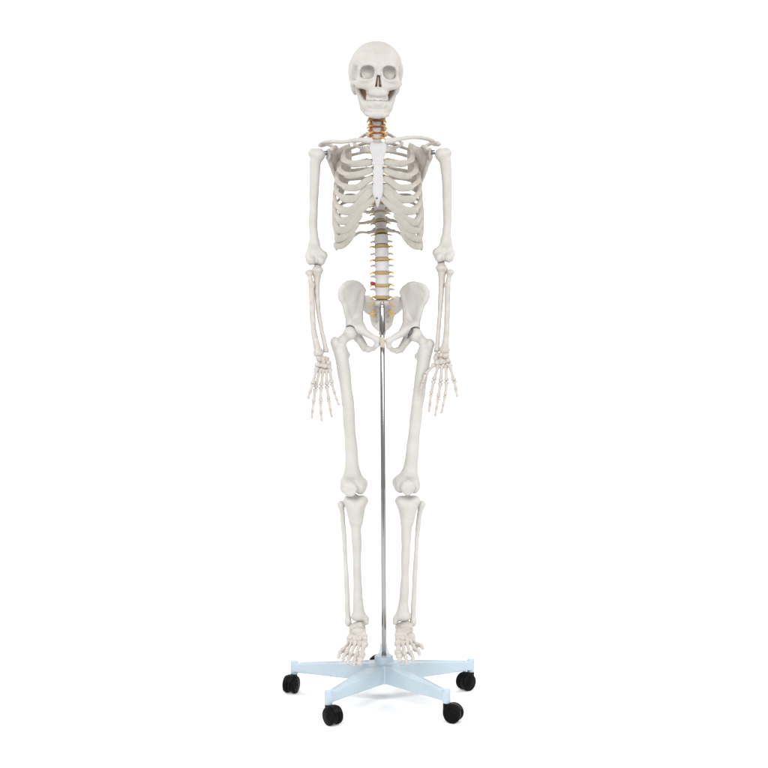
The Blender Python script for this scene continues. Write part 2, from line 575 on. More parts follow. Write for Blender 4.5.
PROTO = {'lumbar': sdf(vert_field('lumbar'), A(-.042, -.02, -.026), A(.042, .078, .026), .0011),
         'thoracic': sdf(vert_field('thoracic'), A(-.036, -.018, -.036), A(.036, .066, .018), .0010),
         'cervical': sdf(vert_field('cervical'), A(-.026, -.013, -.018), A(.026, .046, .016), .0008)}


def f_disc(rx, ry, h):
    def f(p):
        q = np.sqrt((p[0] / rx) ** 2 + (p[1] / ry) ** 2)
        return smax((q - 1.03 + 0.07 * (2 * p[2] / h) ** 2) * ry, np.abs(p[2]) - h / 2, .0025)
    return f


vy = {}
cerv = [100.0, 105.8, 111.7, 117.7, 123.7, 129.5, 135.4]
thor = [140.6 + 7.75 * i for i in range(12)]
thor[10] = 217.2; thor[11] = 227.2; thor[9] = 208.8; thor[8] = 201.0
lumb = [240.0, 253.2, 266.4, 279.0, 291.2]
levels = [('cervical', y) for y in cerv] + [('thoracic', y) for y in thor] + [('lumbar', y) for y in lumb]
T_at = {}
nlev = len(levels)
for i, (kind, y) in enumerate(levels):
    c, R = spine_frame(y)
    ny = levels[i + 1][1] if i + 1 < nlev else 303.5
    sp = (ny - y) * U
    V, Q = PROTO[kind]
    if kind == 'cervical':
        s = 0.92 + 0.03 * i if i > 0 else 1.08
        sz = s
    elif kind == 'thoracic':
        s = 0.90 + 0.022 * (i - 7); sz = np.clip((ny - y) / 7.75, .9, 1.28) * 0.98
    else:
        s = 0.93 + 0.02 * (i - 19); sz = 0.97
    W = (V * A(s, s, sz)) @ R.T + c
    vb = build('vertebra', W, Q, M['sternum'] if i > 14 else (M['bone_warm'] if kind == 'cervical' else M['bone']), sk)
    # disc below
    dy = (y + ny) / 2
    if i == nlev - 1:
        dy = 297.6
    cd, Rd = spine_frame(min(dy, 297.4))
    dims = {'lumbar': (.0205, .0166, .0100), 'thoracic': (.0152, .0142, .0058), 'cervical': (.0112, .0090, .0050)}[kind]
    V2, Q2 = sdf(f_disc(dims[0] * s, dims[1] * s, dims[2]), A(-.024, -.019, -.007), A(.024, .019, .007), .001)
    build('intervertebral_disc', V2 @ Rd.T + cd, Q2, M['neckdisc'] if (kind == 'cervical' and i < 6) else M['disc'], vb,
          'reddish brown rubber disc' if (kind == 'cervical' and i < 6) else None)
    # nerves
    for sd in (-1, 1):
        if kind == 'lumbar':
            pts = [A(sd * .010, .016, .001), A(sd * .0195, .008, .001), A(sd * .0255, -.001, .0005), A(sd * .0315, -.003, -.0035)]
            r = .0027
        elif kind == 'thoracic':
            pts = [A(sd * .006, .014, .0), A(sd * .014, .010, .0), A(sd * .021, .004, -.001), A(sd * .028, .006, -.004)]
            r = .0022
        else:
            pts = [A(sd * .006, .004, .001), A(sd * .014, -.004, .0025), A(sd * .0205, -.009, .001), A(sd * .0260, -.008, -.006)]
            r = .0031
        jit = A(random.uniform(-.001, .001), 0, random.uniform(-.0015, .0012))
        pts = [Rd @ (q + jit * (k / 3)) + cd for k, q in enumerate(pts)]
        v, f = tube(pts, r, 12, 8, (1.0, 0.85))
        build('spinal_nerve', v, f, M['nerve'], vb)

# vertebral arteries in the neck, slipped disc in the lower back
for sd in (-1, 1):
    pts = []
    for k in range(9):
        y = 137 - k * 3.6
        c, R = spine_frame(y)
        pts.append(c + R @ A(sd * (.0150 + .0026 * (k % 2)), -.001 - .002 * ((k + 1) % 2), 0))
    v, f = tube(pts, .0022, 40, 8)
    build('vertebral_artery', v, f, M['artery'], sk)
cd, Rd = spine_frame(283.6)
V2, Q2 = sdf(lambda p: smin(ell(p, A(0, 0, 0), A(.0052, .005, .0050)), ell(p, A(.006, .003, -.001), A(.006, .004, .004)), .003) + wob(p, .0003, 500, 2),
             A(-.009, -.008, -.008), A(.014, .008, .008), .0008)
build('slipped_disc', V2 + cd + A(-.0262, -.004, .001), Q2, M['hern'], sk)

# ------------------------------------------------------------------ sternum
st_out = [(371.5, 141.6), (375, 143.2), (380.5, 143.2), (384.6, 141.6), (387.2, 145), (386.6, 151), (384.2, 157), (383.2, 162), (383.6, 166), (382.6, 168), (383.9, 172), (383.0, 175.5), (384.2, 180), (383.2, 184), (384, 190), (382.6, 196),
          (380.6, 200), (379.6, 204), (378, 207.5), (376.3, 207.2), (375.4, 203), (374.2, 199.5), (372.2, 194), (372, 188), (373, 184), (372, 180), (373.1, 175.5), (372.3, 172), (373.4, 168), (372.6, 165), (372.9, 162), (371.6, 157), (369.5, 151), (369, 145)]


def st_Y(py):
    return np.interp(py, [140, 163, 200, 208], [-.056, -.076, -.092, -.088])


st_pts = [(P(x, y, float(st_Y(y)))[0], P(x, y, float(st_Y(y)))[2]) for x, y in st_out]
z_top, z_bot = P(0, 140, -.056)[2], P(0, 208, -.088)[2]


def st_Yz(z):
    zz = [P(0, y, float(st_Y(y)))[2] for y in (208, 200, 163, 140)]
    return np.interp(z, zz, [-.088, -.092, -.076, -.056])


def f_st(p):
    d2 = poly2(p[0], p[2], st_pts)
    th = np.interp(p[2], [z_bot, z_bot + .03, z_top], [.003, .0045, .0062])
    d = plate(d2, p[1] - st_Yz(p[2]), th, np.minimum(.0055, th * .95))
    zj = P(0, 163.3, -.076)[2]
    d = smin(d, cap(p, A(st_pts[0][0] + .004, -.078, zj), A(st_pts[3][0] - .004, -.078, zj), .0036, .0036), .005)
    return d + wob(p, .0003, 220, 8)


lo, hi = box_of([A(a, st_Yz(b), b) for a, b in st_pts], .008)
V, Q = sdf(f_st, lo, hi, .001)
stern = build('sternum', V, Q, M['sternum'], sk)
a = P(376.8, 198.2, -.0965)
v, f = cyl(a + A(0, .004, 0), a + A(0, -.0012, 0), .0026, 16, .0006)
build('screw', v, f, M['dark'], stern)

# ------------------------------------------------------------------ ribs
RX = 378.0
half = [27, 35, 39, 41.2, 42.6, 43.6, 44.2, 44.4, 44.2, 43.4, 41.5, 31]
cc_off = [15, 25, 29, 31, 33, 35, 37, 38.8, 40, 41, 0, 0]
cc_y = [149.0, 163.5, 176, 188, 199, 211, 221.5, 230.5, 238.5, 245.5, 0, 0]
cc_Y = [-.038, -.054, -.062, -.066, -.066, -.064, -.056, -.048, -.040, -.032, 0, 0]
st_y = [147.5, 162.5, 169.5, 177.5, 185.5, 191.5, 196]
rsr = np.random.RandomState(5)
for i in range(12):
    vyc = thor[i] - 2.5
    cv, R = spine_frame(thor[i])
    for sd in (-1, 1):
        jx = rsr.uniform(-.6, .6); jy = rsr.uniform(-.8, .8)
        cx = RX + (1.0 if i > 6 else 0) * (1 if i > 8 else 0.5)
        if i < 10:
            hw = half[i] - (0.6 if sd > 0 else 0)
            ccx = RX + sd * cc_off[i]; ccy = cc_y[i] + jy; ccY = cc_Y[i]
            yb = vyc; drop = ccy - yb
            pts = [cv + R @ A(sd * .013, .010, .006), cv + R @ A(sd * .029, .029, .004),
                   P(cx + sd * hw * 0.70, yb + drop * 0.08, .118 if i > 1 else .092),
                   P(cx + sd * hw * 0.95, yb + drop * 0.27, .074 if i > 1 else .060),
                   P(cx + sd * (hw + jx * .5), yb + drop * 0.52, .020),
                   P(cx + sd * (hw * 0.965), yb + drop * 0.80, -.028 + (ccY + .05) * .4),
                   P(ccx, ccy, ccY)]
            if i == 0:
                pts = [cv + R @ A(sd * .013, .008, .004), cv + R @ A(sd * .030, .026, .003), P(RX + sd * 22, 141.5, .066), P(RX + sd * 24, 143.5, .032),
                       P(RX + sd * 20.5, 146.5, -.008), P(ccx, ccy, ccY)]
        elif i == 10:
            pts = [cv + R @ A(sd * .013, .010, .004), cv + R @ A(sd * .030, .026, .001), P(cx + sd * 32, 226, .106), P(cx + sd * 40.5, 236, .066), P(cx + sd * 43, 245.5, .022), P(cx + sd * 42.4, 250.5, .002)]
        else:
            pts = [cv + R @ A(sd * .014, .010, .002), cv + R @ A(sd * .030, .022, -.002), P(cx + sd * 20, 232.8, .086), P(cx + sd * 28, 239, .078), P(cx + sd * 33, 245, .060)]
        n = 46
        path = spline(pts, n)
        t = np.linspace(0, 1, n)
        cen = np.array([cv[0], .02, 0])
        tang = np.gradient(path, axis=0); tang /= np.linalg.norm(tang, axis=1)[:, None]
        outw = path - np.array([0.5 * cv[0], .02, 0]); outw[:, 2] = 0.0
        outw[:, 2] = 0.12
        outw /= np.linalg.norm(outw, axis=1)[:, None]
        up = np.cross(tang, outw)
        h0 = .0069 if 0 < i < 10 else .0053
        wa = h0 * (0.78 + 0.30 * t + 0.10 * np.sin(t * 9 + i)); wb = .0030 * (1.15 - 0.25 * t)
        if i == 0:
            wa *= 1.15
            up = np.cross(tang, np.tile(A(0, .35, 1), (n, 1)))
        if i >= 10:
            wa *= np.where(t > .7, 1 - (t - .7) * 1.8, 1)
        ee = np.minimum(1, np.sqrt(np.clip(np.minimum(t, 1 - t) / .02, 0.2, 1)))
        head = 1 + 0.35 * np.exp(-(t / .04) ** 2)
        v, f = sweep(path, wa * ee * head, wb * ee * head, up, 14, power=0.72)
        rb = build('rib', v, f, M['rib'], sk)
        # cartilage
        if i < 10:
            ew = wa[-1]
            e0 = path[-4]
            if i < 7:
                y1 = st_y[i]; x1 = RX + sd * (8.0 if i == 0 else (5.0 if i != 1 else 5.3)); Y1 = float(st_Y(y1)) + .002
                if i < 3:
                    cp = [e0, path[-1], P(RX + sd * (cc_off[i] * .55 + 3), ccy * .78 + y1 * .22, min(ccY, Y1) - .004), P(x1, y1, Y1)]
                elif i < 5:
                    cp = [e0, path[-1], P(RX + sd * (cc_off[i] * 0.66), ccy * .98 + y1 * .02, -.084), P(RX + sd * 12, ccy * .36 + y1 * .64, Y1 - .002), P(x1, y1, Y1)]
                elif i == 5:
                    cp = [e0, path[-1], P(RX + sd * 26, 210, -.082), P(RX + sd * 16, 201.5, -.093), P(RX + sd * 9, 192.5, -.094), P(x1, y1, Y1)]
                else:
                    cp = [e0, path[-1], P(RX + sd * 28, 219.5, -.076), P(RX + sd * 19, 211, -.090), P(RX + sd * 12, 204.5, -.095), P(RX + sd * 7, 199.5, -.094), P(x1 - sd * 1, y1, Y1)]
            elif i == 7:
                cp = [e0, path[-1], P(RX + sd * 31, 228.8, -.070), P(RX + sd * 23, 221, -.083), P(RX + sd * 17, 213.5, -.091)]
            elif i == 8:
                cp = [e0, path[-1], P(RX + sd * 33.5, 236.5, -.060), P(RX + sd * 26.5, 230.5, -.074), P(RX + sd * 20, 222.5, -.086)]
            else:
                cp = [e0, path[-1], P(RX + sd * 35.5, 245.0, -.046), P(RX + sd * 29.5, 239.5, -.062), P(RX + sd * 23.5, 230.5, -.079)]
            n2 = 26
            pc = spline(cp, n2); t2 = np.linspace(0, 1, n2)
            tg = np.gradient(pc, axis=0); tg /= np.linalg.norm(tg, axis=1)[:, None]
            fw = np.tile(A(sd * .25, -1, 0.05), (n2, 1))
            up2 = np.cross(tg, fw)
            cw = ew * (1.06 + 0.12 * np.sin(t2 * math.pi)) * (1.20 if i >= 5 else 1.14)
            e2 = np.minimum(1, np.sqrt(np.clip(np.minimum(t2 + .03, 1 - t2) / .05, .25, 1)))
            cw = cw * np.interp(t2, [0, .12], [.90, 1.0])
            v, f = sweep(pc, cw * e2, .0031 * e2, up2, 14, power=0.72)
            build('costal_cartilage', v, f, M['cart'], rb)

# ------------------------------------------------------------------ shoulder girdle
for sd, pts in ((-1, [(372.4, 141.6, -.050), (365, 140.4, -.058), (355, 140.2, -.052), (343, 141.8, -.024), (331, 141.6, .010), (322.5, 142.8, .032)]),
                (1, [(385.4, 142.0, -.050), (392.5, 140.6, -.058), (402, 138.6, -.052), (413, 137.2, -.024), (425, 138.2, .010), (434, 141.4, .032)])):
    path = spline([P(*q) for q in pts], 40)
    t = np.linspace(0, 1, 40)
    wa = np.interp(t, [0, .04, .12, .3, .6, .85, .97, 1], [.0055, .0098, .0088, .0062, .0056, .0056, .0052, .003])
    wb = np.interp(t, [0, .04, .12, .3, .6, .85, .97, 1], [.0055, .0092, .0080, .0062, .0056, .0072, .0076, .003])
    v, f = sweep(path, wa, wb, A(0, .2, 1), 14)
    build('clavicle', v, f, M['skull'], sk)


def scapula(sd, X0, dy):
    # written for the viewer's left shoulder, reflected for the other
    def Q_(x, y, Y):
        return P(X0 + sd * (352 - x) if sd > 0 else X0 + (x - 352), y + dy, Y)
    def surfY(x, y):
        return .036 + (x - 327) / 30 * .082 + np.clip((y - 150) / 46, 0, 1) * .022
    out = [(349.6, 143.4), (351.6, 150), (351.5, 162), (350, 176), (346, 189), (342.6, 194.5), (340.2, 193), (338.5, 187), (334.6, 178), (331, 167), (328.4, 160), (327, 157),
           (327.2, 151.5), (330, 149.4), (335, 149.2), (339.5, 147.5), (346, 144.2)]
    pw = [Q_(x, y, float(surfY(x, y))) for x, y in out]
    p2 = [(q[0], q[2]) for q in pw]
    # plane fit of depth on (X, Z)
    Am = np.array([[q[0], q[2], 1] for q in pw]); co = np.linalg.lstsq(Am, np.array([q[1] for q in pw]), rcond=None)[0]

    def f(p):
        mid = co[0] * p[0] + co[1] * p[2] + co[2]
        d2 = poly2(p[0], p[2], p2)
        d = plate(d2, (p[1] - mid) * .75, .0022, .002)
        g = lambda x, y, o=0: (lambda q: A(q[0], co[0] * q[0] + co[1] * q[2] + co[2] + o, q[2]))(Q_(x, y, float(surfY(x, y))))
        d = smin(d, chain(p, [g(328.5, 158), g(332, 168), g(336, 179), g(339.5, 188), g(342, 192.5)], [.0068, .0052, .0044, .0042, .0045]), .006)
        d = smin(d, chain(p, [g(342, 192.5), g(346, 186), g(350, 172), g(350.8, 152), g(349, 144.5)], [.0042, .003, .003, .0028, .003]), .003)
        # glenoid
        c = Q_(328.6, 154.5, .036)
        d = smin(d, ell(p, c, A(.0075, .0115, .0155)), .006)
        c2 = Q_(322.6, 154.5, .026)
        d = smax(d, -sph(p, c2, .0175), .001)
        # spine and acromion
        s1 = [g(350.5, 153, .004), g(344, 150.5, .022), g(335, 146.6, .030), Q_(327.5, 143.8, .078), Q_(321, 144.2, .058), Q_(319.5, 145, .038)]
        d = smin(d, chain(p, s1, [.003, .0042, .0046, .0058, .0062, .0052]), .004)
        d = smin(d, chain(p, [Q_(325, 144.4, .064), Q_(321.5, 145.2, .044)], [.0068, .006]), .004)
        # coracoid
        d = smin(d, chain(p, [Q_(332.5, 151, .040), Q_(335.5, 147.6, .026), Q_(334.5, 147.4, .010), Q_(331.5, 149, -.004)], [.0078, .0066, .0056, .0048]), .005)
        return d + wob(p, .0005, 160, 4)
    lo, hi = box_of(pw + [Q_(318, 142, .1), Q_(334, 148, -.01), Q_(345, 150, .13)], .012)
    V, Qd = sdf(f, lo, hi, .0013)
    sc_ = build('scapula', V, Qd, M['bone_warm'], sk)
    # hook that holds the arm
    a, b = Q_(327.5, 154.2, .024), Q_(324.0, 154.0, .023)
    vv = merge([cyl(a, b, .0034, 16, .001), cyl(a + A(0, -.001, .0065), b + A(0, -.001, .0065), .002, 10, .0005)])
    build('joint_pin', vv[0], vv[1], M['dark'], sc_)


scapula(-1, 352, 0)
scapula(1, 406.8, -0.8)


# ------------------------------------------------------------------ long bones
def bone(name, fn, pts, pad, vox=.0014, m='bone', parent=None, label=None):
    lo, hi = box_of(pts, pad)
    V, Qd = sdf(fn, lo, hi, vox)
    return build(name, V, Qd, M[m], parent or sk, label)


def humerus(head, gt, shaft, srad, lat, med, tr):
    h, g = P(*head), P(*gt)
    sh = [P(*q) for q in shaft]; sr = [r * U for r in srad]
    la, me = P(*lat), P(*med); t0, t1 = P(*tr[0]), P(*tr[1])
    s = np.sign(me[0] - la[0])
    fl0 = [(309.2, 241), (318.2, 241), (320.2, 247), (325.5, 252.2), (327.2, 256), (325.5, 260.5), (322, 263.5), (312, 264), (306.4, 260.5), (305.4, 256), (306.8, 249)]
    fl = [tuple(P(x if s > 0 else 760 - x, y if s > 0 else y - 3, la[1])[[0, 2]]) for x, y in fl0]

    def f(p):
        d = ell(p, h, A(6.6, 7.2, 6.6) * U)
        d = smin(d, ell(p, g, A(5.2, 6, 5.0) * U), .006)
        d = smin(d, sph(p, g + A(s * .008, -.010, -.006), .0085), .006)
        d = smin(d, chain(p, sh, sr), .010)
        d = smax(d, -cap(p, g + A(s * .0085, -.026, .012), g + A(s * .006, -.026, -.035), .0045, .0036), .004)
        d = smin(d, plate(poly2(p[0], p[2], fl), p[1] - la[1], .0075, .006), .010)
        d = smin(d, ell(p, la + A(-s * .001, .002, -.003), A(.0085, .009, .0125)), .006)
        d = smin(d, ell(p, me + A(s * .001, .002, -.001), A(.0085, .0075, .0095)), .006)
        d = smin(d, ell(p, t0, A(.0128, .0135, .0130)), .006)
        d = smin(d, ell(p, t1, A(.0105, .0135, .0125)), .006)
        gx = t0 * .40 + t1 * .60
        d = smax(d, -cap(p, gx + A(-s * .0005, -.0155, .013), gx + A(0, -.014, -.016), .0030, .0042), .002)
        d = smax(d, -ell(p, (la + me) / 2 + A(0, -.0125, .008), A(.0065, .0040, .0055)), .003)
        return d + wob(p, .0005, 110, 21)
    return bone('humerus', f, [h, g, la, me, t0, t1] + sh, .022)


humerus((318.8, 155, .022), (313.2, 153.2, .024), [(315.2, 162, .024), (314.6, 180, .028), (313.8, 200, .032), (313.0, 225, .034), (314.6, 243, .034)],
        [5.8, 5.1, 4.65, 4.3, 4.7], (309.0, 254.5, .034), (324.0, 255, .036), ((311.2, 260.6, .028), (321.2, 260.6, .030)))
humerus((441.2, 154.4, .022), (446.6, 152.6, .024), [(445.4, 161, .024), (446.8, 180, .028), (447.4, 200, .032), (447.2, 225, .034), (445.6, 242, .034)],
        [5.8, 5.1, 4.65, 4.3, 4.7], (451.0, 251.5, .034), (436.0, 252, .036), ((448.8, 257.6, .028), (438.8, 257.6, .030)))


def forearm(ul, ur, rd, rr, s):
    u = [P(*q) for q in ul]; r_ = [P(*q) for q in rd]
    urr = [q * U for q in ur]; rrr = [q * U for q in rr]

    def fu(p):
        d = chain(p, u, urr)
        d = smin(d, cap(p, u[0] + A(0, .014, .012), u[0] + A(0, .010, -.012), .0105, .009), .006)
        d = smin(d, ell(p, u[0] + A(s * .001, -.008, -.004), A(.0140, .012, .0085)), .012)
        d = smin(d, cap(p, u[0] + A(-s * .010, -.006, -.008), u[0] + A(0, 0, -.022), .0055, .006), .008)
        d = smin(d, sph(p, u[-1] + A(0, .002, 0), .0062), .004)
        d = smin(d, cap(p, u[-1] + A(s * .004, .004, 0), u[-1] + A(s * .005, .005, -.006), .0026, .002), .003)
        return d + wob(p, .0004, 170, 31)

    def fr(p):
        c = r_[0]
        q = np.sqrt((p[0] - c[0]) ** 2 + (p[1] - c[1]) ** 2)
        d = smax(q - .0104, np.abs(p[2] - c[2]) - .0052, .003)
        d = smax(d, -sph(p, c + A(0, 0, .013), .0105), .002)
        d = smin(d, chain(p, r_, rrr), .004)
        d = smin(d, sph(p, r_[2] + A(s * .004, -.003, 0), .006), .006)
        e = r_[-1]
        d = smin(d, ell(p, e - A(0, 0, .002), A(.0138, .0098, .0098)), .006)
        d = smin(d, cap(p, e + A(-s * .009, 0, 0), e + A(-s * .010, 0, -.009), .0048, .003), .004)
        d = smax(d, -ell(p, e + A(s * .002, 0, -.0155), A(.011, .009, .006)), .002)
        return d + wob(p, .0004, 170, 32)
    bone('ulna', fu, u, .026, .0011, 'bone_warm')
    bone('radius', fr, r_, .022, .0011, 'bone_warm')


forearm([(317.4, 268.6, .034), (317.2, 276, .030), (316.8, 290, .026), (318.2, 310, .018), (321.6, 330, .008), (325.2, 346, .0), (326.0, 350, -.002)],
        [3.9, 3.5, 2.9, 2.4, 2.1, 2.3, 2.6],
        [(309, 272.6, .022), (310.0, 277.5, .020), (311.4, 285, .018), (312.0, 305, .012), (313.2, 328, .003), (316.4, 345, -.006), (318.8, 352.0, -.009)],
        [3.4, 2.5, 2.8, 2.9, 2.8, 3.4, 3.9], 1)
forearm([(441.4, 266.6, .034), (441.8, 274, .030), (441.2, 290, .026), (440.2, 309, .018), (438.4, 330, .008), (437.2, 345, .0), (436.8, 349.4, -.002)],
        [3.9, 3.5, 2.9, 2.5, 2.1, 2.3, 2.6],
        [(450.4, 272.2, .022), (449.0, 277.0, .020), (447.8, 285, .018), (447.4, 305, .012), (446.8, 328, .003), (445.6, 343, -.006), (444.4, 349.4, -.009)],
        [3.4, 2.5, 2.8, 2.9, 2.8, 3.4, 3.9], -1)


def blob_cluster(items, seed, vox=.0009):
    parts = []
    for k, (c, r) in enumerate(items):
        rs = np.random.RandomState(seed + k)
        an = rs.uniform(-.5, .5, 3)
        Rr = np.array(Matrix.Rotation(an[0], 3, 'X') @ Matrix.Rotation(an[1], 3, 'Y') @ Matrix.Rotation(an[2], 3, 'Z'))
        r = np.asarray(r, float)

        def f(p, r=r, k=k):
            q = (np.abs(p[0] / r[0]) ** 2.8 + np.abs(p[1] / r[1]) ** 2.8 + np.abs(p[2] / r[2]) ** 2.8) ** (1 / 2.8)
            return (q - 1) * r.min() + wob(p, .00085, 330, seed + k)
        V, Qd = sdf(f, -r * 1.15, r * 1.15, vox)
        parts.append((list(V @ Rr.T + c), Qd))
    return merge(parts)


def hand(carp, digits, seed, s):
    items = []
    for (x, y, Y, r) in carp:
        items.append((P(x, y, Y), A(1.14, 1.12, 1.08) * r * U))
    v, f = blob_cluster(items, seed)
    cp = build('carpus', v, f, M['bone_warm'], sk)
    for k, dg in enumerate(digits):
        pts = [P(*q) for q in dg]
        for j in range(len(pts) - 1):
            a, b = pts[j], pts[j + 1]
            L = b - a
            a2 = a + L * .015; b2 = b - L * .02
            if j == 0:
                r = (.0066 if k else .0070); v, f = small_bone(a2, b2, r, .95, 1.05, 1.0, .56)
                build('metacarpal', v, f, M['bone_warm'], cp)
            else:
                last = j == len(pts) - 2
                r = [.0062, .0055, .0049][min(j - 1, 2)] if k else [.0064, .0056][min(j - 1, 1)]
                if k == 4: r *= .88
                v, f = small_bone(a2, b2, r, .8, 1.06, 0.72 if last else .88, .58)
                build('phalanx', v, f, M['bone_warm'], cp)


hand([(319.3, 358.8, -.012, 2.9), (323.0, 358.5, -.008, 2.7), (326.4, 358.9, -.004, 2.6), (328.8, 362.4, -.014, 2.1), (317.8, 365.2, -.018, 2.5), (321.2, 365.6, -.015, 2.4), (324.6, 365.8, -.012, 3.0), (328.6, 366.2, -.010, 2.8), (323.2, 361.8, -.006, 3.0)],
     [[(316.8, 367.2, -.024), (312.6, 384.4, -.040), (309.9, 392, -.045), (308.0, 399.0, -.050)],
      [(320.2, 368.4, -.017), (315.6, 388.4, -.028), (313.4, 402.4, -.038), (312.4, 411.2, -.040), (311.8, 418.6, -.036)],
      [(323.4, 369.0, -.014), (321.2, 386.4, -.024), (320.6, 402.0, -.034), (321.0, 412.6, -.036), (321.6, 421.6, -.032)],
      [(326.6, 369.2, -.012), (326.8, 385.4, -.021), (328.8, 400.0, -.030), (330.4, 409.8, -.032), (331.8, 417.6, -.028)],
      [(329.8, 368.8, -.010), (331.6, 383.2, -.018), (334.6, 393.2, -.026), (336.8, 399.6, -.027), (339.0, 405.4, -.025)]], 100, 1)
hand([(445.6, 355.6, -.012, 2.9), (441.6, 355.0, -.008, 2.7), (437.6, 355.4, -.004, 2.6), (435.4, 358.0, -.014, 2.1), (448.2, 361.2, -.018, 2.5), (444.6, 361.8, -.015, 2.4), (441.0, 361.8, -.012, 3.0), (436.8, 362.0, -.010, 2.8), (441.2, 358.8, -.005, 3.0)],
     [[(449.2, 363.8, -.024), (454.4, 381.2, -.040), (456.0, 389.6, -.045), (457.4, 397.0, -.050)],
      [(445.8, 364.6, -.017), (446.6, 381.4, -.028), (445.2, 395.8, -.038), (443.2, 405.4, -.042), (441.2, 413.8, -.038)],
      [(441.8, 365.2, -.014), (440.6, 382.2, -.026), (438.2, 397.8, -.037), (436.6, 408.0, -.040), (435.0, 416.4, -.036)],
      [(438.2, 365.0, -.014), (433.8, 380.4, -.026), (430.9, 394.4, -.036), (429.8, 404.6, -.038), (428.8, 412.6, -.034)],
      [(434.4, 364.2, -.014), (425.2, 374.6, -.026), (422.4, 383.4, -.036), (421.0, 390.0, -.038), (420.2, 395.6, -.035)]], 200, -1)

# ------------------------------------------------------------------ pelvis
def hip(sd, X0, dy):
    def Q_(x, y, Y):
        c = float(np.clip((325 - y) / 40, 0, 1))
        return P(X0 + (x - 381.5) if sd < 0 else X0 - 1.8 * c - (x - 381.5) * (1 + .11 * c), y + dy, Y)
    def wingY(x, y):
        b = -.020 + (x - 338.5) / 26 * .070
        return b + .030 * np.clip((y - 300) / 30, 0, 1) * np.clip((356 - x) / 14, -1, 1) - .010 * np.sin(np.clip((x - 338) / 26, 0, 1) * math.pi)
    out = [(365.4, 290.4), (362.6, 285.6), (358.2, 282.2), (353, 280.8), (347.4, 281.8), (342.6, 284.6), (339.2, 289.2), (338.4, 294), (340, 299.4), (343.2, 304.5), (344.4, 309.5), (345.4, 315),
           (347.4, 320), (346.2, 327), (352, 334), (362, 332), (364.6, 326), (361.2, 318), (360.0, 311), (361.2, 303), (363.4, 297)]
    nodes = [(x, y) for x in np.arange(336, 372, 3) for y in np.arange(278, 338, 4)]
    nw = np.array([Q_(x, y, float(wingY(x, y))) for x, y in nodes])
    # smooth depth surface over (X, Z): cubic fit
    def feats(X, Z):
        a = X * 10; b = (Z - 1.0) * 10
        return [np.ones_like(a), a, b, a * a, a * b, b * b, a ** 3, a * a * b, a * b * b, b ** 3]
    co = np.linalg.lstsq(np.stack(feats(nw[:, 0], nw[:, 2]), 1), nw[:, 1], rcond=None)[0]
    def sY(X, Z):
        return sum(c * f for c, f in zip(co, feats(X, Z)))
    pw = [Q_(x, y, float(wingY(x, y))) for x, y in out]
    p2 = [(q[0], q[2]) for q in pw]
    def on(x, y, o=0.0):
        q = Q_(x, y, float(wingY(x, y)))
        return A(q[0], float(sY(q[0], q[2])) + o, q[2])
    crest = [on(*q) for q in [(364.2, 290.4), (361.8, 286.2), (357.8, 283.2), (353, 281.9), (347.8, 282.9), (343.4, 285.6), (340.4, 289.8), (339.8, 294), (341.2, 298.6)]]
    head = Q_(350.6, 333.2, -.002)

    def f(p):
        mid = sY(p[0], p[2])
        d2 = poly2(p[0], p[2], p2)
        th = .0040
        d = plate(d2, (p[1] - mid) * .66, th, .0034)
        d = smin(d, chain(p, crest, [.0048, .0050, .0046, .0046, .0048, .0050, .0048, .0046, .0048]), .009)
        d = smin(d, chain(p, [on(341.2, 298.6), on(344.8, 306), on(346.6, 314), on(348.6, 321)], [.0045, .0042, .0052, .0075]), .009)
        # arcuate line, body
        d = smin(d, chain(p, [on(362.6, 296), on(361.2, 306), on(360.4, 314), Q_(360.2, 322, .006), Q_(362.5, 329, -.012)], [.0044, .0054, .0062, .0085, .0100]), .015)
        d = smin(d, ell(p, Q_(354.5, 329.5, .010), A(.0215, .020, .0225)), .010)
        # pubis
        d = smin(d, chain(p, [Q_(358.5, 328.5, -.006), Q_(366, 333.2, -.024), Q_(372.6, 337.0, -.036), Q_(377.0, 339.6, -.041)], [.0115, .0098, .0076, .0080]), .006)
        d = smin(d, chain(p, [Q_(377.0, 339.6, -.041), Q_(376.8, 345, -.038)], [.0080, .0072]), .005)
        d = smin(d, chain(p, [Q_(376.6, 345, -.038), Q_(373.4, 348.6, -.026), Q_(368.4, 349.4, -.012)], [.0072, .0064, .0074]), .004)
        # ischium
        d = smin(d, chain(p, [Q_(356, 335, .014), Q_(361.6, 343, .014), Q_(364.6, 347.8, .000), Q_(368.5, 349.4, -.012)], [.0130, .0108, .0100, .0080]), .006)
        d = smin(d, cap(p, Q_(361, 334, .034), Q_(366, 333, .044), .0055, .003), .006)
        # socket
        d = smax(d, -sph(p, head + A(sd * .003, -.002, 0), .0205), .0015)
        return d + wob(p, .0006, 120, 6)
    lo, hi = box_of(pw + [Q_(378, 352, -.045), Q_(360, 350, .03), Q_(364, 333, .05), head], .016)
    V, Qd = sdf(f, lo, hi, .0014)
    hb = build('hip_bone', V, Qd, M['bone'], sk)
    return hb, Q_


hl, QL = hip(-1, 381.5, 0)
hr, QR = hip(1, 384.0, 1.4)
v = sdf(lambda p: plate(poly2(p[0], p[2], [tuple(P(379.6, 337, -.04)[[0, 2]]), tuple(P(385.0, 337.4, -.04)[[0, 2]]), tuple(P(384.6, 347.5, -.04)[[0, 2]]), tuple(P(380.2, 347.2, -.04)[[0, 2]])]),
                        p[1] + .041, .0075, .003), P(378, 349, -.05), P(387, 335, -.03), .0009)
build('pubic_symphysis', v[0], v[1], mat('symphysis_beige_rubber', (0.66, 0.55, 0.42), var=.05), sk)
# dark hip spring seen on the viewer's right
a0, a1 = P(407.2, 338.6, -.019), P(413.2, 328.4, -.024)
v, f = tube([a0, (a0 + a1) / 2 + A(.002, -.001, 0), a1], .0017, 14, 8)
build('hip_spring', v, f, M['dark'], sk)

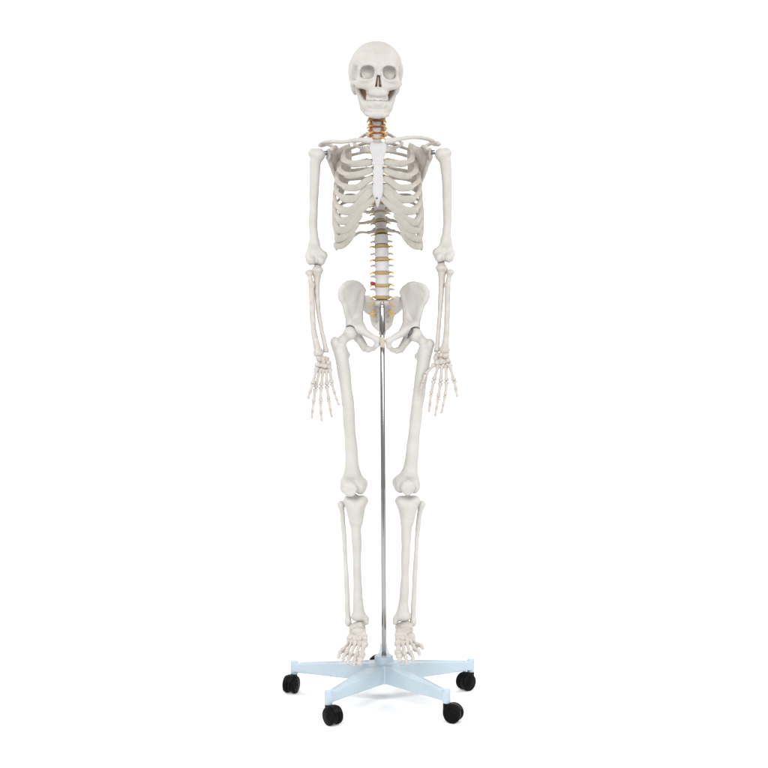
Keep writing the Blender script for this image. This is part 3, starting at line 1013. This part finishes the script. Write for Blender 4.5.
# sacrum
sac = [(364.4, 295.8), (369, 294.8), (374.6, 300.2), (389.6, 300.2), (395.6, 295.4), (400.2, 296.8), (403.4, 302), (402.6, 309), (399, 313), (394.8, 315.5), (393.6, 320), (392.4, 325), (389.4, 328.8), (386, 331.5), (381.8, 332.5),
       (377.8, 331.5), (374.6, 328.8), (371.4, 325), (370.2, 320), (369.2, 315.5), (365, 313), (361.6, 309), (361.2, 301.6)]


def sacY(y):
    return np.interp(y, [294, 302, 312, 322, 330, 338], [.034, .040, .066, .080, .078, .066])


sp = [(P(x, y, float(sacY(y)))[0], P(x, y, float(sacY(y)))[2]) for x, y in sac]
zz = np.array([P(0, y, float(sacY(y)))[2] for y in np.arange(340, 290, -1.0)]); YY = np.array([float(sacY(y)) for y in np.arange(340, 290, -1.0)])


def f_sac(p):
    mid = np.interp(p[2], zz, YY)
    cx = P(382, 310, .06)[0]
    mid = mid + (np.abs(p[0] - cx) / .05) ** 2 * .020
    d2 = poly2(p[0], p[2], sp)
    th = np.interp(p[2], [P(0, 330, .07)[2], P(0, 300, .04)[2]], [.006, .011])
    d = plate(d2, (p[1] - mid) * .85, th, .005)
    d = smin(d, ell(p, P(382, 303, .030), A(.0215, .0175, .0105)), .006)
    for k, y in enumerate((310.5, 316.6, 322.2)):
        for s in (-1, 1):
            w = [7.6, 6.6, 5.6][k]
            d = smax(d, -cap(p, P(382 + s * w, y, float(sacY(y)) - .03), P(382 + s * w, y, float(sacY(y)) - .006), .0032, .0030), .002)
        q0, q1 = P(375, y - 3, float(sacY(y - 3)) - .012), P(389, y - 3, float(sacY(y - 3)) - .012)
        d = smin(d, cap(p, q0, q1, .0014, .0014), .003)
    return d + wob(p, .0005, 150, 9)


lo, hi = box_of([A(a, 0, b) for a, b in sp] + [A(0, .005, .98), A(0, .115, .98)], .008)
V, Qd = sdf(f_sac, lo, hi, .0013)
sacrum = build('sacrum', V, Qd, M['bone'], sk)
cl = [(P(382, 332.6, .076), A(.009, .006, .0052)), (P(382, 336.4, .071), A(.0065, .005, .0046)), (P(382, 339.6, .064), A(.005, .0045, .004))]
v, f = blob_cluster(cl, 40)
build('coccyx', v, f, M['bone'], sacrum)
for s in (-1, 1):
    for (x0, y0, x1, y1, x2, y2, dY) in ((6.5, 302.4, 9.5, 303.6, 13, 307, .018), (7.0, 310.2, 9.4, 312.2, 13.4, 313.4, .034), (6.2, 315.0, 8.6, 316.2, 11.5, 315.4, .044)):
        pts = [P(382 + s * x0, y0, dY + .014), P(382 + s * (x0 + x1) / 2, (y0 + y1) / 2, dY + .002), P(382 + s * x1, y1, dY + .001), P(382 + s * x2, y2, dY + .006)]
        v, f = tube(pts, .0030 if y0 > 305 else .0022, 12, 8, (1.1, .8))
        build('spinal_nerve', v, f, M['nerve'], sacrum)


# ------------------------------------------------------------------ legs
def femur(head, neck, gt, lt, shaft, srad, mc, lc, pat):
    h, n, g, l = P(*head), P(*neck), P(*gt), P(*lt)
    sh = [P(*q) for q in shaft]; sr = [r * U for r in srad]
    m_, l_ = P(*mc), P(*lc)
    s = np.sign(m_[0] - l_[0])

    def f(p):
        d = sph(p, h, 6.9 * U)
        d = smin(d, cap(p, h, n, .0120, .0135), .005)
        d = smin(d, ell(p, g, A(3.8, 6.0, 5.6) * U), .008)
        d = smin(d, cap(p, g, sh[0], .010, .014), .008)
        d = smin(d, sph(p, l, .0088), .008)
        d = smin(d, chain(p, sh, sr), .012)
        d = smin(d, cap(p, sh[-1], m_ + A(0, -.006, .014), sr[-1] * .8, .014), .012)
        d = smin(d, cap(p, sh[-1], l_ + A(0, -.006, .014), sr[-1] * .8, .014), .012)
        d = smin(d, ell(p, m_, A(.0165, .029, .0215)), .006)
        d = smin(d, ell(p, l_, A(.0160, .029, .0210)), .006)
        d = smin(d, sph(p, m_ + A(s * .008, .002, .008), .0115), .008)
        mid = (m_ + l_) / 2
        d = smin(d, ell(p, mid + A(0, -.018, .006), A(.020, .014, .019)), .006)
        d = smax(d, -ell(p, mid + A(0, -.036, .0), A(.0075, .0075, .024)), .006)
        d = smax(d, -cap(p, mid + A(0, -.003, -.026), mid + A(0, .04, -.010), .0085, .0095), .005)
        return d + wob(p, .0007, 85, 41)
    bone('femur', f, [h, g, l, m_, l_] + sh, .034, .0016)
    pt = P(*pat)

    def fp(p):
        d = ell(p, pt, A(.0185, .0095, .0185))
        d = smin(d, ell(p, pt + A(0, .002, -.009), A(.013, .008, .012)), .006)
        return d + wob(p, .0006, 200, 43)
    bone('patella', fp, [pt], .028, .0012)


femur((350.6, 333.4, -.002), (342.4, 340.6, .006), (334.6, 342.4, .014), (346.8, 355, .020),
      [(340.4, 351, .008), (342.8, 365, .002), (345.4, 382, -.006), (348.2, 407, -.011), (350.4, 438, -.009), (351.8, 460, -.003), (352.6, 474, .002)],
      [7.1, 6.7, 6.3, 6.1, 6.1, 6.7, 7.6], (360.4, 486.2, .012), (346.0, 486.2, .012), (349.8, 488.8, -.030))
femur((415.6, 335.0, -.002), (423.4, 341.8, .006), (430.2, 344.0, .014), (417.6, 356.2, .020),
      [(425.0, 352.4, .008), (422.8, 366, .002), (420.4, 382, -.006), (417.0, 407, -.011), (413.8, 438, -.009), (411.6, 460, -.003), (409.8, 474, .002)],
      [7.1, 6.7, 6.3, 6.1, 6.1, 6.7, 7.6], (400.0, 484.8, .012), (414.4, 485.2, .012), (408.0, 487.2, -.030))


def shin(med, lat, shaft, srad, mall, fib, frad):
    m_, l_ = P(*med), P(*lat)
    sh = [P(*q) for q in shaft]; sr = [r * U for r in srad]
    ml = P(*mall); fb = [P(*q) for q in fib]; fr_ = [r * U for r in frad]
    s = np.sign(m_[0] - l_[0])

    def f(p):
        d = ell(p, m_ - A(0, 0, .003), A(.0180, .023, .0150))
        d = smin(d, ell(p, l_ - A(0, 0, .003), A(.0175, .023, .0150)), .008)
        mid = (m_ + l_) / 2
        d = smin(d, ell(p, mid + A(0, .002, .006), A(.008, .010, .009)), .005)
        d = smin(d, chain(p, sh, sr), .012)
        d = smin(d, cap(p, sh[0] + A(0, .004, -.004), sh[1], .0225, sr[1]), .014)
        d = smin(d, ell(p, mid + A(-s * .001, -.019, -.032), A(.010, .007, .014)), .008)
        d = smin(d, chain(p, [q + A(0, -r * .55, 0) for q, r in zip(sh[1:5], sr[1:5])], [r * .5 for r in sr[1:5]]), .006)
        # ankle end
        e = sh[-1]
        d = smin(d, ell(p, e + A(0, .002, -.013), A(.0220, .0175, .0125)), .010)
        d = smin(d, cap(p, ml, ml + A(s * .001, -.003, -.008), .0080, .0062), .007)
        d = smax(d, -ell(p, e + A(-s * .003, 0, -.034), A(.016, .030, .0105)), .003)
        for c in (m_, l_):
            d = smax(d, -ell(p, c + A(0, 0, .0165), A(.013, .018, .0065)), .003)
        return d + wob(p, .0006, 95, 51)
    bone('tibia', f, [m_, l_, ml] + sh, .030, .0015)

    def ff(p):
        d = chain(p, fb, fr_)
        d = smin(d, sph(p, fb[0] + A(-s * .001, .001, .003), .0102), .006)
        d = smin(d, ell(p, fb[-1], A(.0078, .0105, .0125)), .006)
        return d + wob(p, .0006, 120, 52)
    bone('fibula', ff, fb, .018, .0012)


shin((361.4, 499.6, .010), (349.6, 499.6, .010), [(355.6, 507, .006), (355.9, 520, .002), (356.8, 545, .002), (357.2, 570, .006), (358.0, 598, .014), (358.9, 612, .018)],
     [8.0, 5.9, 4.7, 4.1, 4.7, 6.0], (366.0, 619, .016),
     [(341.2, 505.6, .020), (342.6, 516, .022), (344.6, 542, .024), (346.4, 580, .026), (347.4, 604, .026), (348.2, 622, .024)], [3.2, 2.5, 2.35, 2.4, 2.5, 2.8])
shin((401.9, 499.6, .010), (413.7, 499.6, .010), [(407.8, 507.4, .006), (407.0, 520, .002), (405.8, 545, .002), (405.2, 570, .006), (404.0, 598, .014), (402.8, 612, .018)],
     [8.0, 5.9, 4.7, 4.1, 4.7, 6.0], (395.6, 619.4, .016),
     [(421.2, 505.4, .020), (419.2, 516, .022), (416.8, 542, .024), (414.6, 580, .026), (413.6, 604, .026), (413.2, 622, .024)], [3.2, 2.5, 2.35, 2.4, 2.5, 2.8])


def foot(talus, digits, s, seed):
    tx, ty, tY = talus
    o = lambda dx, dy, Y, r: (P(tx + s * dx, ty + dy, Y), np.asarray(r, float) * U)
    items = [o(0, -1.2, .014, (8.6, 9.5, 6.0)), o(1.5, 4.0, -.012, (7.2, 6.5, 5.2)),
             o(-1.5, 9.0, .058, (5.6, 13, 5.8)),
             o(3.4, 7.6, -.030, (6.6, 4.2, 4.4)),
             o(6.0, 10.8, -.046, (3.6, 4.6, 4.0)), o(2.0, 10.6, -.046, (3.2, 4.6, 3.8)), o(-1.8, 10.6, -.042, (3.2, 4.8, 3.6)),
             o(-5.6, 9.4, -.022, (5.0, 7.0, 4.6))]
    v, f = blob_cluster(items, seed, .0011)
    tr = build('tarsus', v, f, M['bone_warm'], sk)
    for k, dg in enumerate(digits):
        pts = [P(*q) for q in dg]
        a, b = pts[0], pts[1]; Ld = b - a
        r = [.0108, .0078, .0076, .0074, .0076][k]
        v, f = small_bone(a, b - Ld * .02, r, .95, 1.05, .98, .55)
        build('metatarsal', v, f, M['bone_warm'], tr)
        n = 2 if k == 0 else 3
        q0 = pts[1]; q1 = pts[2]
        cuts = [0, .60, 1.0] if n == 2 else [0, .52, .78, 1.0]
        bend = A(0, 0, .006)
        for j in range(n):
            u0, u1 = cuts[j], cuts[j + 1]
            pa = q0 + (q1 - q0) * u0 + bend * math.sin(u0 * math.pi); pb = q0 + (q1 - q0) * u1 + bend * math.sin(u1 * math.pi)
            rr = ([.0098, .0088] if k == 0 else [.0064, .0058, .0054])[j]
            v, f = small_bone(pa + (pb - pa) * .03, pb - (pb - pa) * .03, rr, .85, 1.05, .8 if j == n - 1 else .9, .62)
            build('phalanx', v, f, M['bone_warm'], tr)


foot((357.4, 629.0, .0), [[(364.2, 643.2, -.058), (361.6, 655.2, -.112), (358.6, 665.4, -.158)],
                          [(359.8, 642.6, -.060), (355.8, 656.4, -.120), (353.6, 667.0, -.164)],
                          [(355.8, 642.0, -.056), (350.4, 655.4, -.114), (347.4, 664.6, -.154)],
                          [(352.4, 641.4, -.046), (346.0, 653.4, -.106), (342.6, 662.0, -.145)],
                          [(349.8, 641.2, -.036), (342.0, 650.8, -.092), (338.0, 658.6, -.124)]], 1, 300)
foot((404.6, 629.0, .0), [[(398.4, 642.8, -.058), (398.2, 652.8, -.112), (400.0, 662.0, -.158)],
                          [(402.6, 642.4, -.060), (404.6, 654.4, -.120), (407.0, 664.4, -.164)],
                          [(406.4, 641.6, -.056), (410.2, 653.2, -.112), (413.8, 662.0, -.152)],
                          [(409.8, 640.6, -.046), (415.2, 649.4, -.098), (420.2, 655.6, -.132)],
                          [(412.4, 639.8, -.034), (417.8, 645.2, -.084), (423.4, 649.4, -.114)]], -1, 400)

# ================================================================== STAND
stand = thing('rolling_stand', (0, 0, 0), 'chrome pole stand with pale blue five-arm base and black casters holding the skeleton', 'stand')
top = P(382.2, 304.5, 0.004); bot = A(0, 0, .098)
v, f = cyl(bot, top, .0063, 32, .0015)
pole = build('pole', v, f, M['steel'], stand)
d = (top - bot) / np.linalg.norm(top - bot)
v, f = cyl(P(382.4, 335.5, .003), P(382.2, 306.5, .004), .0082, 32, .003)
build('pole_sleeve', v, f, M['steel'], pole)
v, f = merge([cyl(P(382.2, 306.8, .004), P(382.2, 301.5, .006), .0046, 20, .001), cyl(P(382.2, 303.6, -.006), P(382.2, 303.6, .02), .0032, 16, .001)])
build('pole_bolt', v, f, M['steel'], pole)

RB = .247
ANG = [math.radians(q) for q in (20.5, 90.2, 164.5, 236.5, 308.5)]


def f_base(p):
    r = np.sqrt(p[0] ** 2 + p[1] ** 2)
    hub = smax(r - .0245, np.maximum(p[2] - .1115, .046 - p[2]), .004)
    d = hub
    cut = None
    for a in ANG:
        x = p[0] * math.cos(a) + p[1] * math.sin(a); t = -p[0] * math.sin(a) + p[1] * math.cos(a)
        k = np.clip(x / RB, 0, 1.05)
        topz = .0955 - .0215 * k
        botz = .0475 + .0035 * k
        hw = .0245 - .0150 * k + (topz - p[2]) * .05
        arm = smax(np.abs(t) - hw, np.maximum(p[2] - topz, botz - p[2]), .004)
        arm = smax(arm, np.maximum(-x, x - RB), .003)
        # shallow channel between two rims along the top
        rim = smax(np.abs(t) - (hw - .0042), np.maximum(topz - .0022 - p[2], np.maximum(.045 - x, x - RB + .02)), .002)
        arm = smax(arm, -rim, .0015)
        # hollow underside
        und = np.maximum(np.abs(t) - (hw - .004), np.maximum(p[2] - topz + .008, np.maximum(.03 - x, x - RB + .02)))
        arm = np.maximum(arm, -und)
        d = smin(d, arm, .004)
        cx, cy = RB * math.cos(a), RB * math.sin(a)
        q = np.sqrt((p[0] - cx) ** 2 + (p[1] - cy) ** 2)
        d = smin(d, smax(q - .0098, np.maximum(p[2] - .0795, .0445 - p[2]), .0025), .003)
    return d


V, Qd = sdf(f_base, A(-.268, -.268, .040), A(.268, .268, .108), .0014)
build('star_base', V, Qd, M['base'], stand)
v, f = cyl(A(0, 0, .1), A(0, 0, .1130), .0076, 28, .001)
build('pole_socket', v, f, M['steel'], stand)

TRAIL = [(-.78, -.62), (-.95, .3), (-.35, -.94), (.62, -.78), (.92, -.38)]
for k, a in enumerate(ANG):
    c = A(RB * math.cos(a), RB * math.sin(a), 0)
    tx, ty = TRAIL[k]; n = math.hypot(tx, ty); t = A(tx / n, ty / n, 0); ax = A(-t[1], t[0], 0)
    wc = c + t * .018 + A(0, 0, .0226)
    # hood: stem, neck and the guard between the wheels
    def f_h(p):
        q = [p[0] - wc[0], p[1] - wc[1], p[2] - wc[2]]
        al = q[0] * ax[0] + q[1] * ax[1]; fo = q[0] * t[0] + q[1] * t[1]; zz_ = q[2]
        rr = np.sqrt(fo ** 2 + zz_ ** 2)
        g = smax(np.abs(rr - .0205) - .0040, np.abs(al) - .0105, .002)     # mudguard ring
        g = smax(g, -(zz_ + fo * -.45 - .001), .002)
        web = smax(rr - .0200, np.abs(al) - .0042, .002)
        d = np.minimum(g, web)
        st = np.sqrt((p[0] - c[0]) ** 2 + (p[1] - c[1]) ** 2)
        d = smin(d, smax(st - .0088, np.maximum(p[2] - .0455, .018 - p[2]), .002), .004)
        d = smin(d, smax(st - .0046, np.maximum(p[2] - .060, .03 - p[2]), .001), .001)
        return d
    lo = np.minimum(wc, c) - A(.03, .03, 0); lo[2] = 0
    hi = np.maximum(wc, c) + A(.03, .03, 0); hi[2] = .062
    V, Qd = sdf(f_h, lo, hi, .001)
    cs = build('caster', V, Qd, M['caster'], stand)
    for s in (-1, 1):
        w0 = wc + ax * s * .0050; w1 = wc + ax * s * .0175
        parts = [cyl(w0, w1, .0224, 40, .0035), cyl(w1 - ax * s * .002, w1 + ax * s * .0012, .0125, 28, .001), cyl(w1, w1 + ax * s * .0024, .005, 20, .001)]
        v, f = merge(parts)
        build('wheel', v, f, M['tyre'], cs)

# ================================================================== BACKDROP
prof = [(-1.4, 0), (2.2, 0)]
Rr = 1.6
for k in range(1, 25):
    a = math.radians(90 * k / 24)
    prof.append((2.2 + Rr * math.sin(a), Rr - Rr * math.cos(a)))
prof.append((2.2 + Rr, 6.5))
V = []; Fc = []
for y, z in prof:
    V += [A(-4.4, y, z), A(4.4, y, z)]
for k in range(len(prof) - 1):
    Fc.append((2 * k, 2 * k + 1, 2 * k + 3, 2 * k + 2))
bd = build('backdrop', V, Fc, M['paper'])
bd['kind'] = 'structure'

# ================================================================== LIGHT
w = bpy.data.worlds.new('World'); sc.world = w
w.use_nodes = True
bg = w.node_tree.nodes['Background']
bg.inputs['Color'].default_value = (1.0, 1.0, 1.0, 1)
bg.inputs['Strength'].default_value = 0.19


def area(name, loc, target, size, power, col=(1, 1, 1)):
    l = bpy.data.lights.new(name, 'AREA'); l.shape = 'RECTANGLE'
    l.size, l.size_y = size; l.energy = power; l.color = col
    o = bpy.data.objects.new(name, l); COL.objects.link(o)
    o.location = loc
    o.rotation_euler = (Vector(target) - Vector(loc)).to_track_quat('-Z', 'Y').to_euler()
    return o


area('softbox_key', (-1.6, -4.6, 3.4), (0, 0, .9), (2.8, 2.8), 70)
area('softbox_fill', (2.2, -4.4, 2.4), (0, 0, .9), (2.6, 2.6), 44)
area('backdrop_lamp', (-3.6, 0.6, 3.6), (-.6, 3.6, .9), (1.5, 1.5), 40)
area('backdrop_lamp', (3.6, 0.6, 3.6), (.6, 3.6, .9), (1.5, 1.5), 40)

# ================================================================== CAMERA
cd_ = bpy.data.cameras.new('Camera'); cam = bpy.data.objects.new('Camera', cd_); COL.objects.link(cam)
cam.location = (0, -D, H); cam.rotation_euler = (math.radians(90), 0, 0)
cd_.sensor_width = 36; cd_.lens = F / 768 * 36
cd_.shift_y = -(384 - ROW) / 768
cd_.clip_end = 100
sc.camera = cam
sc.view_settings.view_transform = 'Standard'
sc.view_settings.look = 'None'
sc.view_settings.exposure = 1.54
sc.view_settings.gamma = 1
